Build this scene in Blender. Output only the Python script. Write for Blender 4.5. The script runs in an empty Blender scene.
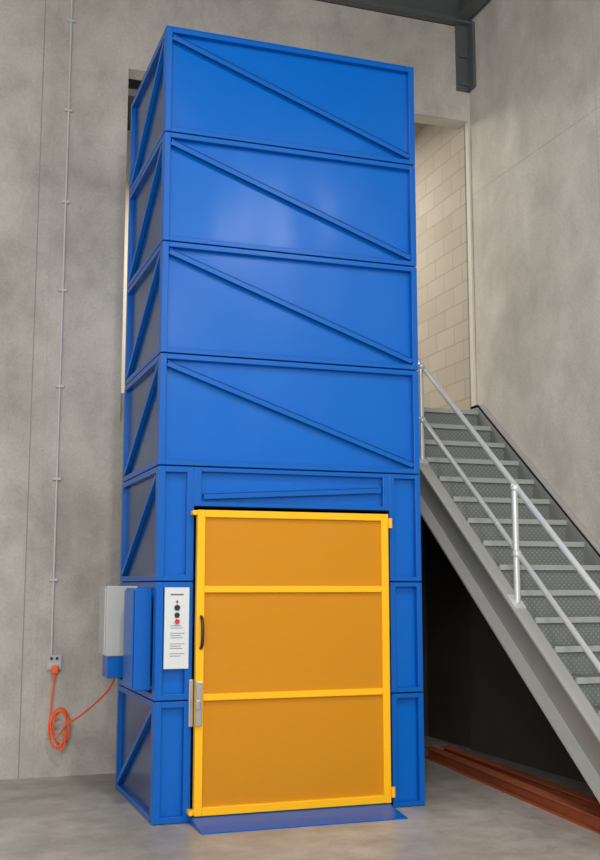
import bpy, bmesh, math
from mathutils import Vector, Matrix
S=bpy.context.scene
COL=S.collection
S.view_settings.view_transform='Standard'
S.view_settings.look='None'

# ---------------- materials ----------------
def newmat(name):
    m=bpy.data.materials.new(name); m.use_nodes=True
    nt=m.node_tree; b=nt.nodes['Principled BSDF']; return m,nt,b
def N(nt,t,**k):
    n=nt.nodes.new(t)
    for a,v in k.items(): setattr(n,a,v)
    return n
def plain(name,col,rough=.5,metal=0,var=.08,scale=6,bump=0,bscale=3,coat=0,spec=.5):
    m,nt,b=newmat(name)
    tc=N(nt,'ShaderNodeTexCoord'); no=N(nt,'ShaderNodeTexNoise'); no.inputs['Scale'].default_value=scale
    no.inputs['Detail'].default_value=6
    nt.links.new(tc.outputs['Object'],no.inputs['Vector'])
    mx=N(nt,'ShaderNodeMix',data_type='RGBA')
    c=Vector(col)
    mx.inputs['A'].default_value=(*(c*(1-var)),1); mx.inputs['B'].default_value=(*(c*(1+var)),1)
    nt.links.new(no.outputs['Fac'],mx.inputs['Factor']); nt.links.new(mx.outputs['Result'],b.inputs['Base Color'])
    b.inputs['Roughness'].default_value=rough; b.inputs['Metallic'].default_value=metal
    b.inputs['Coat Weight'].default_value=coat; b.inputs['Coat Roughness'].default_value=.12
    b.inputs['Specular IOR Level'].default_value=spec
    if bump:
        mp=N(nt,'ShaderNodeMapping'); mp.inputs['Scale'].default_value=(1,1,.5)
        n2=N(nt,'ShaderNodeTexNoise'); n2.inputs['Scale'].default_value=bscale; n2.inputs['Detail'].default_value=1
        nt.links.new(tc.outputs['Object'],mp.inputs[0]); nt.links.new(mp.outputs[0],n2.inputs['Vector'])
        bp=N(nt,'ShaderNodeBump'); bp.inputs['Strength'].default_value=bump; bp.inputs['Distance'].default_value=.03
        nt.links.new(n2.outputs['Fac'],bp.inputs['Height']); nt.links.new(bp.outputs['Normal'],b.inputs['Normal'])
    return m
def concrete(name,dark,light,rough=.8,streak=True,s1=.7,stain=.22):
    m,nt,b=newmat(name)
    tc=N(nt,'ShaderNodeTexCoord'); mp=N(nt,'ShaderNodeMapping')
    mp.inputs['Scale'].default_value=(1,1,.75) if streak else (1,1,1)
    nt.links.new(tc.outputs['Object'],mp.inputs['Vector'])
    def ramp(src,p0,p1,c0,c1):
        r=N(nt,'ShaderNodeValToRGB'); e=r.color_ramp.elements
        e[0].position=p0; e[1].position=p1; e[0].color=(*c0,1); e[1].color=(*c1,1)
        nt.links.new(src,r.inputs[0]); return r.outputs[0]
    def noise(sc,det,ro=.5,dist=0,vec=None,w=0):
        a=N(nt,'ShaderNodeTexNoise'); a.inputs['Scale'].default_value=sc; a.inputs['Detail'].default_value=det
        a.inputs['Roughness'].default_value=ro; a.inputs['Distortion'].default_value=dist
        nt.links.new(vec or mp.outputs[0],a.inputs['Vector']); return a.outputs['Fac']
    def mul(a,c):
        mx=N(nt,'ShaderNodeMix',data_type='RGBA',blend_type='MULTIPLY'); mx.inputs['Factor'].default_value=1
        nt.links.new(a,mx.inputs['A']); nt.links.new(c,mx.inputs['B']); return mx.outputs['Result']
    base=ramp(noise(s1,10,.6,.3),.34,.66,dark,light)
    mid=ramp(noise(s1*4.3,8,.62,.3),.33,.6,(1-stain,)*3,(1.05,)*3)
    fine=noise(45,4,vec=tc.outputs['Object'])
    f=ramp(fine,.3,.7,(.9,)*3,(1.05,)*3)
    v=N(nt,'ShaderNodeTexVoronoi'); v.inputs['Scale'].default_value=9; nt.links.new(tc.outputs['Object'],v.inputs['Vector'])
    pin=ramp(v.outputs['Distance'],.03,.07,(.66,)*3,(1,)*3)
    nt.links.new(mul(mul(mul(base,mid),f),pin),b.inputs['Base Color'])
    b.inputs['Roughness'].default_value=rough
    bp=N(nt,'ShaderNodeBump'); bp.inputs['Strength'].default_value=.15; bp.inputs['Distance'].default_value=.01
    nt.links.new(fine,bp.inputs['Height']); nt.links.new(bp.outputs['Normal'],b.inputs['Normal'])
    return m
def dots(name,base,dot,scale,thr,rough,metal=0,axis='XZ'):
    m,nt,b=newmat(name)
    tc=N(nt,'ShaderNodeTexCoord'); sp=N(nt,'ShaderNodeSeparateXYZ'); cb=N(nt,'ShaderNodeCombineXYZ')
    nt.links.new(tc.outputs['Object'],sp.inputs[0])
    nt.links.new(sp.outputs[axis[0]],cb.inputs['X']); nt.links.new(sp.outputs[axis[1]],cb.inputs['Y'])
    mp=N(nt,'ShaderNodeMapping'); mp.inputs['Rotation'].default_value=(0,0,math.radians(45))
    nt.links.new(cb.outputs[0],mp.inputs['Vector'])
    v=N(nt,'ShaderNodeTexVoronoi'); v.voronoi_dimensions='2D'; v.inputs['Scale'].default_value=scale; v.inputs['Randomness'].default_value=0
    nt.links.new(mp.outputs[0],v.inputs['Vector'])
    lt=N(nt,'ShaderNodeMath',operation='LESS_THAN'); lt.inputs[1].default_value=thr
    nt.links.new(v.outputs['Distance'],lt.inputs[0])
    mx=N(nt,'ShaderNodeMix',data_type='RGBA'); mx.inputs['A'].default_value=(*base,1); mx.inputs['B'].default_value=(*dot,1)
    nt.links.new(lt.outputs[0],mx.inputs['Factor']); nt.links.new(mx.outputs['Result'],b.inputs['Base Color'])
    b.inputs['Roughness'].default_value=rough; b.inputs['Metallic'].default_value=metal
    b.inputs['Specular IOR Level'].default_value=.25
    return m

M_blue=plain('blue_powdercoat',(.0001,.118,.50),.25,var=.05,scale=2,bump=.6,bscale=1.7,spec=.27)
M_bluef=plain('blue_frame_paint',(.0001,.104,.45),.30,var=.04,scale=3,spec=.26)
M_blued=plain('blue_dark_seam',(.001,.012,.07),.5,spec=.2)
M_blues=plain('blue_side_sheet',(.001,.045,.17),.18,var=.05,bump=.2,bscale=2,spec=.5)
M_yel=plain('yellow_frame_paint',(.95,.48,.008),.4,var=.03,spec=.3)
M_mesh=dots('yellow_perforated_sheet',(.60,.25,.006),(.45,.175,.004),95,.30,.5)
M_grey=plain('grey_enclosure',(.42,.43,.42),.4)
M_white=plain('white_sign',(.62,.66,.68),.35,var=.02)
M_black=plain('black_plastic',(.012,.012,.012),.35)
M_red=plain('red_button',(.6,.02,.02),.3)
M_chr=plain('latch_steel',(.45,.46,.47),.3,metal=.8)
M_txt=plain('sign_text',(.12,.13,.15),.6)
M_string=plain('stringer_steel',(.26,.26,.245),.5,metal=.2,var=.12,scale=5)
M_stredge=plain('stringer_flange_steel',(.38,.385,.37),.5,metal=.2,var=.1,scale=5)
M_check=dots('checker_plate',(.17,.19,.18),(.25,.275,.265),34,.26,.45,.2)
M_nose=plain('nosing_strip',(.34,.36,.345),.5,metal=.1)
M_rail=plain('rail_steel',(.62,.64,.65),.35,metal=.35,var=.05)
M_cord=plain('orange_cord',(.85,.12,.02),.5)
M_obeam=plain('red_oxide_steel',(.32,.075,.025),.6,var=.3,scale=9)
M_dark=plain('dark_wall_shade',(.075,.06,.053),.85,var=.3,scale=2,spec=.2)  # near-black colour stands in for the shade below stair and mezzanine
M_roof=plain('roof_steel',(.045,.048,.046),.6,metal=.2)
M_cleat=plain('cleat_steel',(.12,.13,.135),.5,metal=.3)
M_cond=plain('conduit_pvc',(.48,.48,.46),.5)
M_wall=concrete('concrete_wall',(.36,.333,.298),(.565,.535,.49),stain=.19)
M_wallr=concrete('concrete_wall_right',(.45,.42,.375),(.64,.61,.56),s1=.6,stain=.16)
M_floor=concrete('concrete_floor',(.32,.295,.255),(.50,.475,.425),rough=.42,streak=False,s1=1.1,stain=.2)
M_joint=plain('panel_joint',(.28,.26,.235),.9)
M_seam=plain('formwork_seam',(.40,.37,.33),.9)
M_cream=plain('cream_wall',(.62,.58,.50),.8)
def block():
    m,nt,b=newmat('block_wall')
    tc=N(nt,'ShaderNodeTexCoord'); sp=N(nt,'ShaderNodeSeparateXYZ'); cb=N(nt,'ShaderNodeCombineXYZ')
    nt.links.new(tc.outputs['Object'],sp.inputs[0]); nt.links.new(sp.outputs['Y'],cb.inputs['X']); nt.links.new(sp.outputs['Z'],cb.inputs['Y'])
    br=N(nt,'ShaderNodeTexBrick'); br.inputs['Scale'].default_value=1; br.inputs['Brick Width'].default_value=.4
    br.inputs['Row Height'].default_value=.2; br.inputs['Mortar Size'].default_value=.006
    br.inputs['Color1'].default_value=(.44,.39,.32,1); br.inputs['Color2'].default_value=(.38,.335,.275,1); br.inputs['Mortar'].default_value=(.31,.27,.22,1)
    nt.links.new(cb.outputs[0],br.inputs['Vector']); nt.links.new(br.outputs['Color'],b.inputs['Base Color']); b.inputs['Roughness'].default_value=.85
    return m
M_block=block()

# ---------------- geometry helpers ----------------
def add(ob,parent=None):
    COL.objects.link(ob)
    if parent: ob.parent=parent
    return ob
def empty(name,loc=(0,0,0)):
    e=bpy.data.objects.new(name,None); e.empty_display_size=.1; COL.objects.link(e); return e
def mesh(name,bm,mat,parent=None,bevel=0,smooth=False):
    me=bpy.data.meshes.new(name); bmesh.ops.recalc_face_normals(bm,faces=bm.faces); bm.to_mesh(me); bm.free()
    me.materials.append(mat)
    if smooth:
        for p in me.polygons: p.use_smooth=True
    ob=bpy.data.objects.new(name,me); add(ob,parent)
    if bevel:
        b=ob.modifiers.new('bevel','BEVEL'); b.width=bevel; b.segments=2; b.limit_method='ANGLE'
    return ob
def bmbox(bm,x0,x1,y0,y1,z0,z1):
    vs=[bm.verts.new(p) for p in [(x0,y0,z0),(x1,y0,z0),(x1,y1,z0),(x0,y1,z0),(x0,y0,z1),(x1,y0,z1),(x1,y1,z1),(x0,y1,z1)]]
    for f in [(0,1,2,3),(4,5,6,7),(0,1,5,4),(1,2,6,5),(2,3,7,6),(3,0,4,7)]: bm.faces.new([vs[i] for i in f])
def boxes(name,bl,mat,parent=None,bevel=0):
    bm=bmesh.new()
    for b in bl: bmbox(bm,*b)
    return mesh(name,bm,mat,parent,bevel)
def bmbeam(bm,p,q,w,h,up):
    p=Vector(p);q=Vector(q);d=(q-p).normalized();u=Vector(up).normalized();s=d.cross(u).normalized();u=s.cross(d).normalized()
    vs=[]
    for c in (p,q):
        for a,b in ((-1,-1),(1,-1),(1,1),(-1,1)): vs.append(bm.verts.new(c+s*a*w/2+u*b*h/2))
    for f in [(0,1,2,3),(4,5,6,7),(0,1,5,4),(1,2,6,5),(2,3,7,6),(3,0,4,7)]: bm.faces.new([vs[i] for i in f])
def prism(bm,pts,x0,x1):
    a=[bm.verts.new((x0,y,z)) for y,z in pts]; b=[bm.verts.new((x1,y,z)) for y,z in pts]
    bm.faces.new(a); bm.faces.new(b)
    n=len(pts)
    for i in range(n): bm.faces.new([a[i],a[(i+1)%n],b[(i+1)%n],b[i]])
def tube(name,pts,r,mat,parent=None,smooth=False):
    cu=bpy.data.curves.new(name,'CURVE'); cu.dimensions='3D'; cu.bevel_depth=r; cu.bevel_resolution=5; cu.use_fill_caps=True
    if smooth:
        sp=cu.splines.new('NURBS'); sp.points.add(len(pts)-1); sp.order_u=4; sp.use_endpoint_u=True; sp.resolution_u=8
    else:
        sp=cu.splines.new('POLY'); sp.points.add(len(pts)-1)
    for i,p in enumerate(pts): sp.points[i].co=(*p,1)
    sp.use_smooth=True
    cu.materials.append(mat)
    ob=bpy.data.objects.new(name,cu); return add(ob,parent)
def cyl(name,c,r,depth,axis,mat,parent=None,seg=24):
    bm=bmesh.new(); bmesh.ops.create_cone(bm,cap_ends=True,segments=seg,radius1=r,radius2=r,depth=depth)
    R={'X':Matrix.Rotation(math.pi/2,4,'Y'),'Y':Matrix.Rotation(math.pi/2,4,'X'),'Z':Matrix.Identity(4)}[axis]
    bmesh.ops.transform(bm,matrix=Matrix.Translation(c)@R,verts=bm.verts)
    return mesh(name,bm,mat,parent,0)

# ---------------- room ----------------
WY=9.4; WX=5.13; LV=3.225; OX0=1.63; OT=6.24
boxes('floor',[(-4,5.4,-8,9.6,-.2,0),(3.9,5.4,9.6,13,-.2,0)],M_floor)
boxes('wall_back',[(-4,OX0,WY,WY+.2,0,7.6),(OX0,WX,WY,WY+.2,OT,7.6),(OX0,4.2,WY,WY+.2,0,LV-.25)],M_wall)
boxes('wall_right',[(WX,WX+.2,-3,WY+.2,0,7.9)],M_wallr)
boxes('trim_wall_joint',[(.864,.872,WY-.002,WY+.01,0,7.6)],M_joint)
boxes('trim_formwork_seam',[(.98,.983,WY-.0015,WY+.01,0,7.6),(-4,OX0,WY-.0015,WY+.01,4.55,4.553),
   (WX-.0015,WX+.01,-3,WY,5.45,5.453),(WX-.0015,WX+.01,7.25,7.253,3.5,7.25)],M_seam)
boxes('trim_corner',[(WX-.02,WX,WY+.0,WY+.07,LV,OT)],M_cream)
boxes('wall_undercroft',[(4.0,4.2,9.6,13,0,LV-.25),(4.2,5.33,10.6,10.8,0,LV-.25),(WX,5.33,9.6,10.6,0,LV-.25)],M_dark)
boxes('floor_mezzanine',[(OX0+.005,WX-.005,WY+.004,9.6,LV-.25,LV),(.8,5.33,9.6,13.2,LV-.25,LV)],M_floor)
boxes('wall_mezzanine_right',[(WX-.02,WX-.001,9.5,9.6,LV,OT),(WX-.02,WX+.2,9.6,13.2,LV,7.3)],M_block)
boxes('wall_mezzanine_rear',[(.8,5.33,13.2,13.4,LV,7.3)],M_cream)
boxes('wall_mezzanine_left',[(.8,1.0,9.6,13.2,LV,7.3)],M_cream)
boxes('ceiling_mezzanine',[(.8,5.33,9.6,13.4,7.3,7.4)],M_roof)
boxes('mezzanine_roof_beam',[(.8,5.1,10.9,10.92,6.75,7.3),(.8,5.1,10.83,10.99,6.73,6.75)],M_cleat)
bl=[(-4,5.33,0,9.6,7.75,7.85)]
x=-4
while x<5.2:
    bl.append((x,x+.05,0,9.6,7.70,7.75)); x+=.2
boxes('ceiling',bl,M_roof)
bm=bmesh.new()
bmbox(bm,-4,WX,9.32,9.40,7.25,7.27); bmbox(bm,-4,WX,9.385,9.40,7.25,7.6); bmbox(bm,-4,WX,9.30,9.40,7.58,7.60)
bmbox(bm,-4,WX,9.30,9.315,7.25,7.30)
mesh('roof_purlin',bm,M_cleat)
boxes('roof_beam',[(5.0,5.02,2,9.3,7.30,7.7),(4.94,5.08,2,9.3,7.28,7.30),(4.94,5.08,2,9.3,7.68,7.70)],M_cleat)
boxes('beam_cleat',[(4.98,5.12,9.37,9.40,6.55,7.25),(5.10,5.13,9.25,9.40,6.55,7.25),(5.0,5.1,9.35,9.37,6.6,6.64),(5.0,5.1,9.35,9.37,6.9,6.94)],M_cleat)

# ---------------- lift shaft ----------------
X0,X1,Y0,Y1=1.537,3.505,7.311,8.71
H=5.571; Z=[0,.79,1.58,2.369,3.155,3.961,4.77,H]
L=empty('goods_lift')
def panel_front(name,x0,x1,z0,z1,fw=.045,diag=None,mat=M_blue,fh=None):
    g=.0045; z0+=g; z1-=g; fh=fh or fw*.8
    boxes(name+'_sheet',[(x0+.01,x1-.01,Y0+.048,Y0+.054,z0+.01,z1-.01)],mat,L)
    bm=bmesh.new()
    bmbox(bm,x0,x0+fw,Y0,Y0+.053,z0,z1); bmbox(bm,x1-fw,x1,Y0,Y0+.053,z0,z1)
    bmbox(bm,x0+fw,x1-fw,Y0,Y0+.053,z0,z0+fh); bmbox(bm,x0+fw,x1-fw,Y0,Y0+.053,z1-fh,z1)
    mesh(name+'_frame',bm,M_bluef,L,.003)
    if diag:
        bm=bmesh.new(); (a,b),(c,d)=diag
        bmbeam(bm,(a,Y0+.024,b),(c,Y0+.024,d),.010,.048,(0,1,0))
        bmbeam(bm,(a,Y0+.004,b-.018),(c,Y0+.004,d-.018),.040,.008,(0,1,0))
        mesh(name+'_brace',bm,M_bluef,L,.002)
def panel_side(name,z0,z1,diag=True):
    g=.004; z0+=g; z1-=g; fw=.05
    for xs,sg,nm in ((X0,1,'l'),(X1,-1,'r')):
        A=lambda a,b:(min(xs+sg*a,xs+sg*b),max(xs+sg*a,xs+sg*b))
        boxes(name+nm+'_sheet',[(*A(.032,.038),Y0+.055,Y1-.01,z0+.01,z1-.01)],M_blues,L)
        bm=bmesh.new()
        bmbox(bm,*A(0,.036),Y0+.055,Y0+.09,z0,z1); bmbox(bm,*A(0,.036),Y1-fw,Y1,z0,z1)
        bmbox(bm,*A(0,.036),Y0+.09,Y1-fw,z0,z0+.04); bmbox(bm,*A(0,.036),Y0+.09,Y1-fw,z1-.04,z1)
        bmbeam(bm,(xs+sg*.016,Y0+.11,z1-.06),(xs+sg*.016,Y1-.07,z0+.06),.04,.032,(1,0,0))
        mesh(name+nm+'_frame',bm,M_bluef,L,.003)
for i in range(3,7):
    panel_front(f'front_panel_{i}',X0,X1,Z[i],Z[i+1],diag=((X0+.05,Z[i+1]-.055),(X1-.05,Z[i]+.085)))
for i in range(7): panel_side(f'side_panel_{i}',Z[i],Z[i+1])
for i in range(3):
    panel_front(f'left_column_{i}',X0,1.79,Z[i],Z[i+1],fw=.05)
    panel_front(f'right_column_{i}',3.255,X1,Z[i],Z[i+1],fw=.04)
panel_front('header',1.79,3.255,2.09,2.369,fw=.05,diag=((1.86,2.18),(3.19,2.26)),fh=.03)
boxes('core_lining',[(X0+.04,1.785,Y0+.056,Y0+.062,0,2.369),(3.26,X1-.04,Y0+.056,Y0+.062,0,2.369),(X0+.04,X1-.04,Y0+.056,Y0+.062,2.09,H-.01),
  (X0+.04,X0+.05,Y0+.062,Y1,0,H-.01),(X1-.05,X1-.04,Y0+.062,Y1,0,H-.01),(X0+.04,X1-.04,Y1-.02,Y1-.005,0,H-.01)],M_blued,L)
boxes('roof_plate',[(X0,X1,Y0,Y1,H-.004,H+.004)],M_blue,L)
boxes('back_panel',[(X0+.02,X1-.02,Y1-.005,Y1,.02,H-.02)],M_blues,L)
boxes('lift_car_interior',[(1.79,3.255,8.55,8.6,.02,2.1)],M_blue,L)
boxes('landing_bridge',[(1.75,3.3,Y1,WY,LV-.12,LV)],M_bluef,L)
G=empty('lift_gate')
gx0,gx1,gz0,gz1=1.80,3.215,.05,2.065; gy0,gy1=7.245,7.295
boxes('gate_frame',[(gx0,gx0+.055,gy0,gy1,gz0,gz1),(gx1-.055,gx1,gy0,gy1,gz0,gz1),
 (gx0+.055,gx1-.055,gy0,gy1,gz0,gz0+.055),(gx0+.055,gx1-.055,gy0,gy1,gz1-.05,gz1),
 (gx0+.055,gx1-.055,gy0,gy1,1.505,1.55),(gx0+.055,gx1-.055,gy0,gy1,.79,.835)],M_yel,G,.005)
boxes('gate_mesh',[(gx0+.05,gx1-.05,7.272,7.276,gz0+.05,gz1-.045)],M_mesh,G)
for k,z in enumerate((2.0,.12)):
    cyl(f'hinge_{k}',(3.235,7.262,z),.016,.07,'Z',M_yel,G); boxes(f'hinge_leaf_{k}',[(3.19,3.26,7.28,7.313,z-.025,z+.025)],M_yel,G,.002)
for k,z in enumerate((2.045,.075)):
    boxes(f'stop_lug_{k}',[(1.765,1.805,7.25,7.311,z-.016,z+.016)],M_yel,G,.004)
    cyl(f'stop_pin_{k}',(1.775,7.245,z),.016,.03,'Y',M_yel,G)
tube('pull_handle',[(1.832,7.248,1.345),(1.832,7.215,1.335),(1.832,7.20,1.30),(1.832,7.20,1.18),(1.832,7.215,1.145),(1.832,7.248,1.135)],.011,M_black,G,True)
boxes('latch_plate',[(1.765,1.795,7.285,7.311,.62,.93)],M_chr,G,.003)
boxes('latch_body',[(1.80,1.84,7.215,7.246,.63,.92),(1.795,1.825,7.20,7.216,.74,.80)],M_chr,G,.004)
bm=bmesh.new(); prism(bm,[(6.95,.001),(6.95,.008),(7.24,.045),(7.30,.045),(7.30,.001)],1.78,3.20); mesh('threshold_ramp',bm,M_bluef)
P=empty('call_panel')
sx0,sx1,sy=1.592,1.762,7.295
boxes('plate',[(sx0,sx1,sy,7.311,1.0,1.54)],M_white,P,.003)
cx=(sx0+sx1)/2
bl=[(cx-.045,cx+.045,sy-.001,sy,1.487,1.497)]
for k,z in enumerate((1.285,1.27,1.235,1.22,1.205,1.165,1.15,1.135,1.10,1.085)):
    bl.append((cx-.045,cx+.03+.012*(k%3),sy-.001,sy,z-.002,z+.002))
boxes('printed_lines',bl,M_txt,P)
cyl('button_up',(cx,sy-.005,1.405),.019,.012,'Y',M_black,P); cyl('button_down',(cx,sy-.005,1.355),.017,.012,'Y',M_black,P)
cyl('stop_button',(cx,sy-.008,1.312),.016,.02,'Y',M_red,P); cyl('lamp',(cx,sy-.004,1.445),.008,.01,'Y',M_red,P)
C=empty('control_cabinet')
boxes('body',[(1.42,X0,7.45,7.80,.85,1.535)],M_bluef,C,.006)
boxes('door_leaf',[(1.408,1.42,7.465,7.785,.865,1.52)],M_bluef,C,.004)
D=empty('switch_enclosure')
boxes('body',[(1.31,X0,7.95,8.2,1.05,1.55)],M_grey,D,.008)
boxes('lid',[(1.298,1.31,7.96,8.19,1.06,1.54)],M_grey,D,.004)
boxes('cable_box',[(1.33,X0,7.965,8.19,.895,1.05)],M_bluef,D,.005)

# ---------------- conduit, outlet, cord ----------------
K=empty('electrical_conduit')
tube('pipe',[(1.10,WY-.011,.98),(1.10,WY-.011,7.25)],.0105,M_cond,K)
boxes('saddles',[(1.065,1.135,WY-.026,WY,z-.012,z+.012) for z in (1.6,2.45,3.25,4.1,4.9,5.75,6.6)],M_cond,K,.003)
O=empty('wall_outlet')
boxes('plate',[(1.065,1.185,WY-.03,WY,.86,.98)],M_grey,O,.006)
boxes('socket_face',[(1.08,1.17,WY-.036,WY-.03,.875,.925)],M_cond,O,.002)
cyl('switch_1',(1.10,WY-.034,.955),.012,.012,'Y',M_black,O); cyl('switch_2',(1.145,WY-.034,.955),.012,.012,'Y',M_black,O)
E=empty('extension_cord')
boxes('plug',[(1.10,1.155,WY-.09,WY-.036,.83,.90)],M_cord,E,.012)
pts=[(1.125,9.33,.84),(1.12,9.33,.74),(1.10,9.33,.6),(1.11,9.33,.42)]
for k in range(26):
    a=math.pi+k*2*math.pi/8; r=.072+.022*math.sin(k*.9)
    pts.append((1.18+.02*math.sin(k*.5)+r*math.cos(a),9.31-.003*k,.45+(.17+.04*math.sin(k*.7+1))*math.sin(a)-.002*k))
pts+=[(1.20,9.2,.44),(1.27,9.0,.50),(1.35,8.6,.66),(1.40,8.2,.80),(1.41,8.1,.9)]
tube('cable',pts,.0078,M_cord,E,True)

# ---------------- staircase ----------------
ST=empty('staircase')
n=17; rise=LV/n; go=.243; YT=9.25; sl=rise/go
sx0,sx1=4.15,5.06
tr=bmesh.new(); ri=bmesh.new(); no=bmesh.new()
for k in range(1,n+1):
    y=YT-(n-k)*go; z=k*rise
    ye=y+go if k<n else WY
    bmbox(tr,sx0,sx1,y+.005,ye+.02 if k<n else ye,z-.006,z)
    bmbox(ri,sx0,sx1,y+.02,y+.026,z-rise,z-.03)
    bmbox(no,sx0,sx1,y-.005,y+.02,z-.038,z+.002)
mesh('treads',tr,M_check,ST); mesh('risers',ri,M_check,ST); mesh('nosings',no,M_nose,ST)
def stringer(name,xw0,xw1,xf0,xf1,off,dv):
    zt=lambda y:LV+sl*(y-YT)+off
    yb=YT-(LV+off-dv)/sl; ya=YT-(LV+off)/sl
    t=.024
    bm=bmesh.new()
    prism(bm,[(YT,zt(YT)),(9.39,zt(YT)),(9.39,zt(9.39)-dv),(yb,0),(ya,0)],xw0,xw1)
    mesh(name+'_web',bm,M_string,ST)
    bm=bmesh.new()
    prism(bm,[(YT,zt(YT)),(9.39,zt(YT)),(9.39,zt(YT)-t),(YT,zt(YT)-t),(ya+t,0),(ya,0)],xf0,xf1)
    prism(bm,[(9.39,zt(9.39)-dv),(yb,0),(yb-t,0),(9.39,zt(9.39)-dv+t)],xf0,xf1)
    mesh(name+'_flanges',bm,M_stredge,ST)
OFF=-.03
stringer('stringer_outer',4.142,4.15,4.04,4.145,OFF,.40)
stringer('stringer_wall',5.06,5.07,5.06,5.125,.06,.40)
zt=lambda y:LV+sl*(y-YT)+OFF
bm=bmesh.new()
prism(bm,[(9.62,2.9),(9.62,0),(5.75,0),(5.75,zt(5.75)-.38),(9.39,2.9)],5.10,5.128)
mesh('wall_understair_shade',bm,M_dark)  # added sheet on the right wall, its dark colour paints the under-stair shade
HR=empty('stair_handrail')
hx=4.13; hr=lambda y:3.50+sl*(y-8.58)
posts=[8.53,6.99,5.50]; MO=.48
for i,y in enumerate(posts):
    tube(f'post_{i}',[(hx-.02,y,zt(y)),(hx-.02,y,hr(y))],.024,M_rail,HR)
    bm=bmesh.new(); bmbeam(bm,(hx-.03,y-.06,zt(y-.06)+.006),(hx-.03,y+.06,zt(y+.06)+.006),.09,.012,(0,0,1)); mesh(f'base_plate_{i}',bm,M_rail,HR)
    for j,o in enumerate((0,-MO)):
        bm=bmesh.new(); bmesh.ops.create_uvsphere(bm,u_segments=20,v_segments=12,radius=.036)
        bmesh.ops.translate(bm,vec=(hx-.015,y,hr(y)+o),verts=bm.verts); mesh(f'ball_{i}_{j}',bm,M_rail,HR,0,True)
ye=5.2
tube('top_rail',[(hx,9.2,hr(9.2)),(hx,ye,hr(ye)),(hx,ye-.08,hr(ye)-.12),(hx,ye-.05,hr(ye)-.35),(hx,ye,hr(ye)-MO)],.022,M_rail,HR)
tube('mid_rail',[(hx,9.2,hr(9.2)-MO),(hx,ye,hr(ye)-MO)],.020,M_rail,HR)
tube('top_post',[(hx-.02,9.2,zt(9.2)),(hx-.02,9.2,hr(9.2))],.023,M_rail,HR)

def ob(name,p,q):
    bm=bmesh.new()
    p=Vector(p);q=Vector(q)
    bmbeam(bm,p+Vector((0,0,.005)),q+Vector((0,0,.005)),.09,.01,(0,0,1))
    bmbeam(bm,p+Vector((0,0,.05)),q+Vector((0,0,.05)),.012,.08,(0,0,1))
    bmbeam(bm,p+Vector((0,0,.095)),q+Vector((0,0,.095)),.09,.01,(0,0,1))
    mesh(name,bm,M_obeam)
ob('steel_beam',(4.50,9.30,0),(4.18,6.0,0)); ob('steel_beam.001',(4.66,9.30,0),(4.42,6.0,0))

# ---------------- lights ----------------
def area(name,loc,rot,size,power,col=(1,.97,.93),sy=None,shape='SQUARE'):
    l=bpy.data.lights.new(name,'AREA'); l.energy=power; l.color=col; l.size=size; l.shape=shape
    if sy: l.shape='RECTANGLE'; l.size_y=sy
    o=bpy.data.objects.new(name,l); o.location=loc; o.rotation_euler=rot; COL.objects.link(o); return o
for (x,y,z,e,s) in ((4.6,0,6.8,150,.5),(4.5,-6.2,6.8,260,.8),(1.3,2.8,7.0,230,.6)):  # last lamp is an added fill, grazing the braces from above
    area('high_bay_and_top_fill',(x,y,z),(0,0,0),s,e,shape='DISK')
def aim(o,t):
    o.rotation_euler=(Vector(t)-o.location).to_track_quat('-Z','Y').to_euler()
o=area('doorway_daylight',(-2.5,-5,4.0),(0,0,0),5,660,(1,.98,.955),4); aim(o,(3,8,2.5))
area('mezzanine_light',(3.2,11.4,6.6),(0,0,0),1.5,150,(1,.95,.86))
w=bpy.data.worlds.new('World'); S.world=w; w.use_nodes=True
w.node_tree.nodes['Background'].inputs[0].default_value=(1,.99,.97,1); w.node_tree.nodes['Background'].inputs[1].default_value=.80

cam=bpy.data.cameras.new('camera'); co=bpy.data.objects.new('camera',cam); COL.objects.link(co)
co.location=(0,0,1.55); co.rotation_euler=(math.radians(98.14),0,math.radians(-19.3))
cam.sensor_fit='VERTICAL'; cam.sensor_height=36; cam.lens=36*1090/860; cam.clip_start=.05
S.camera=co
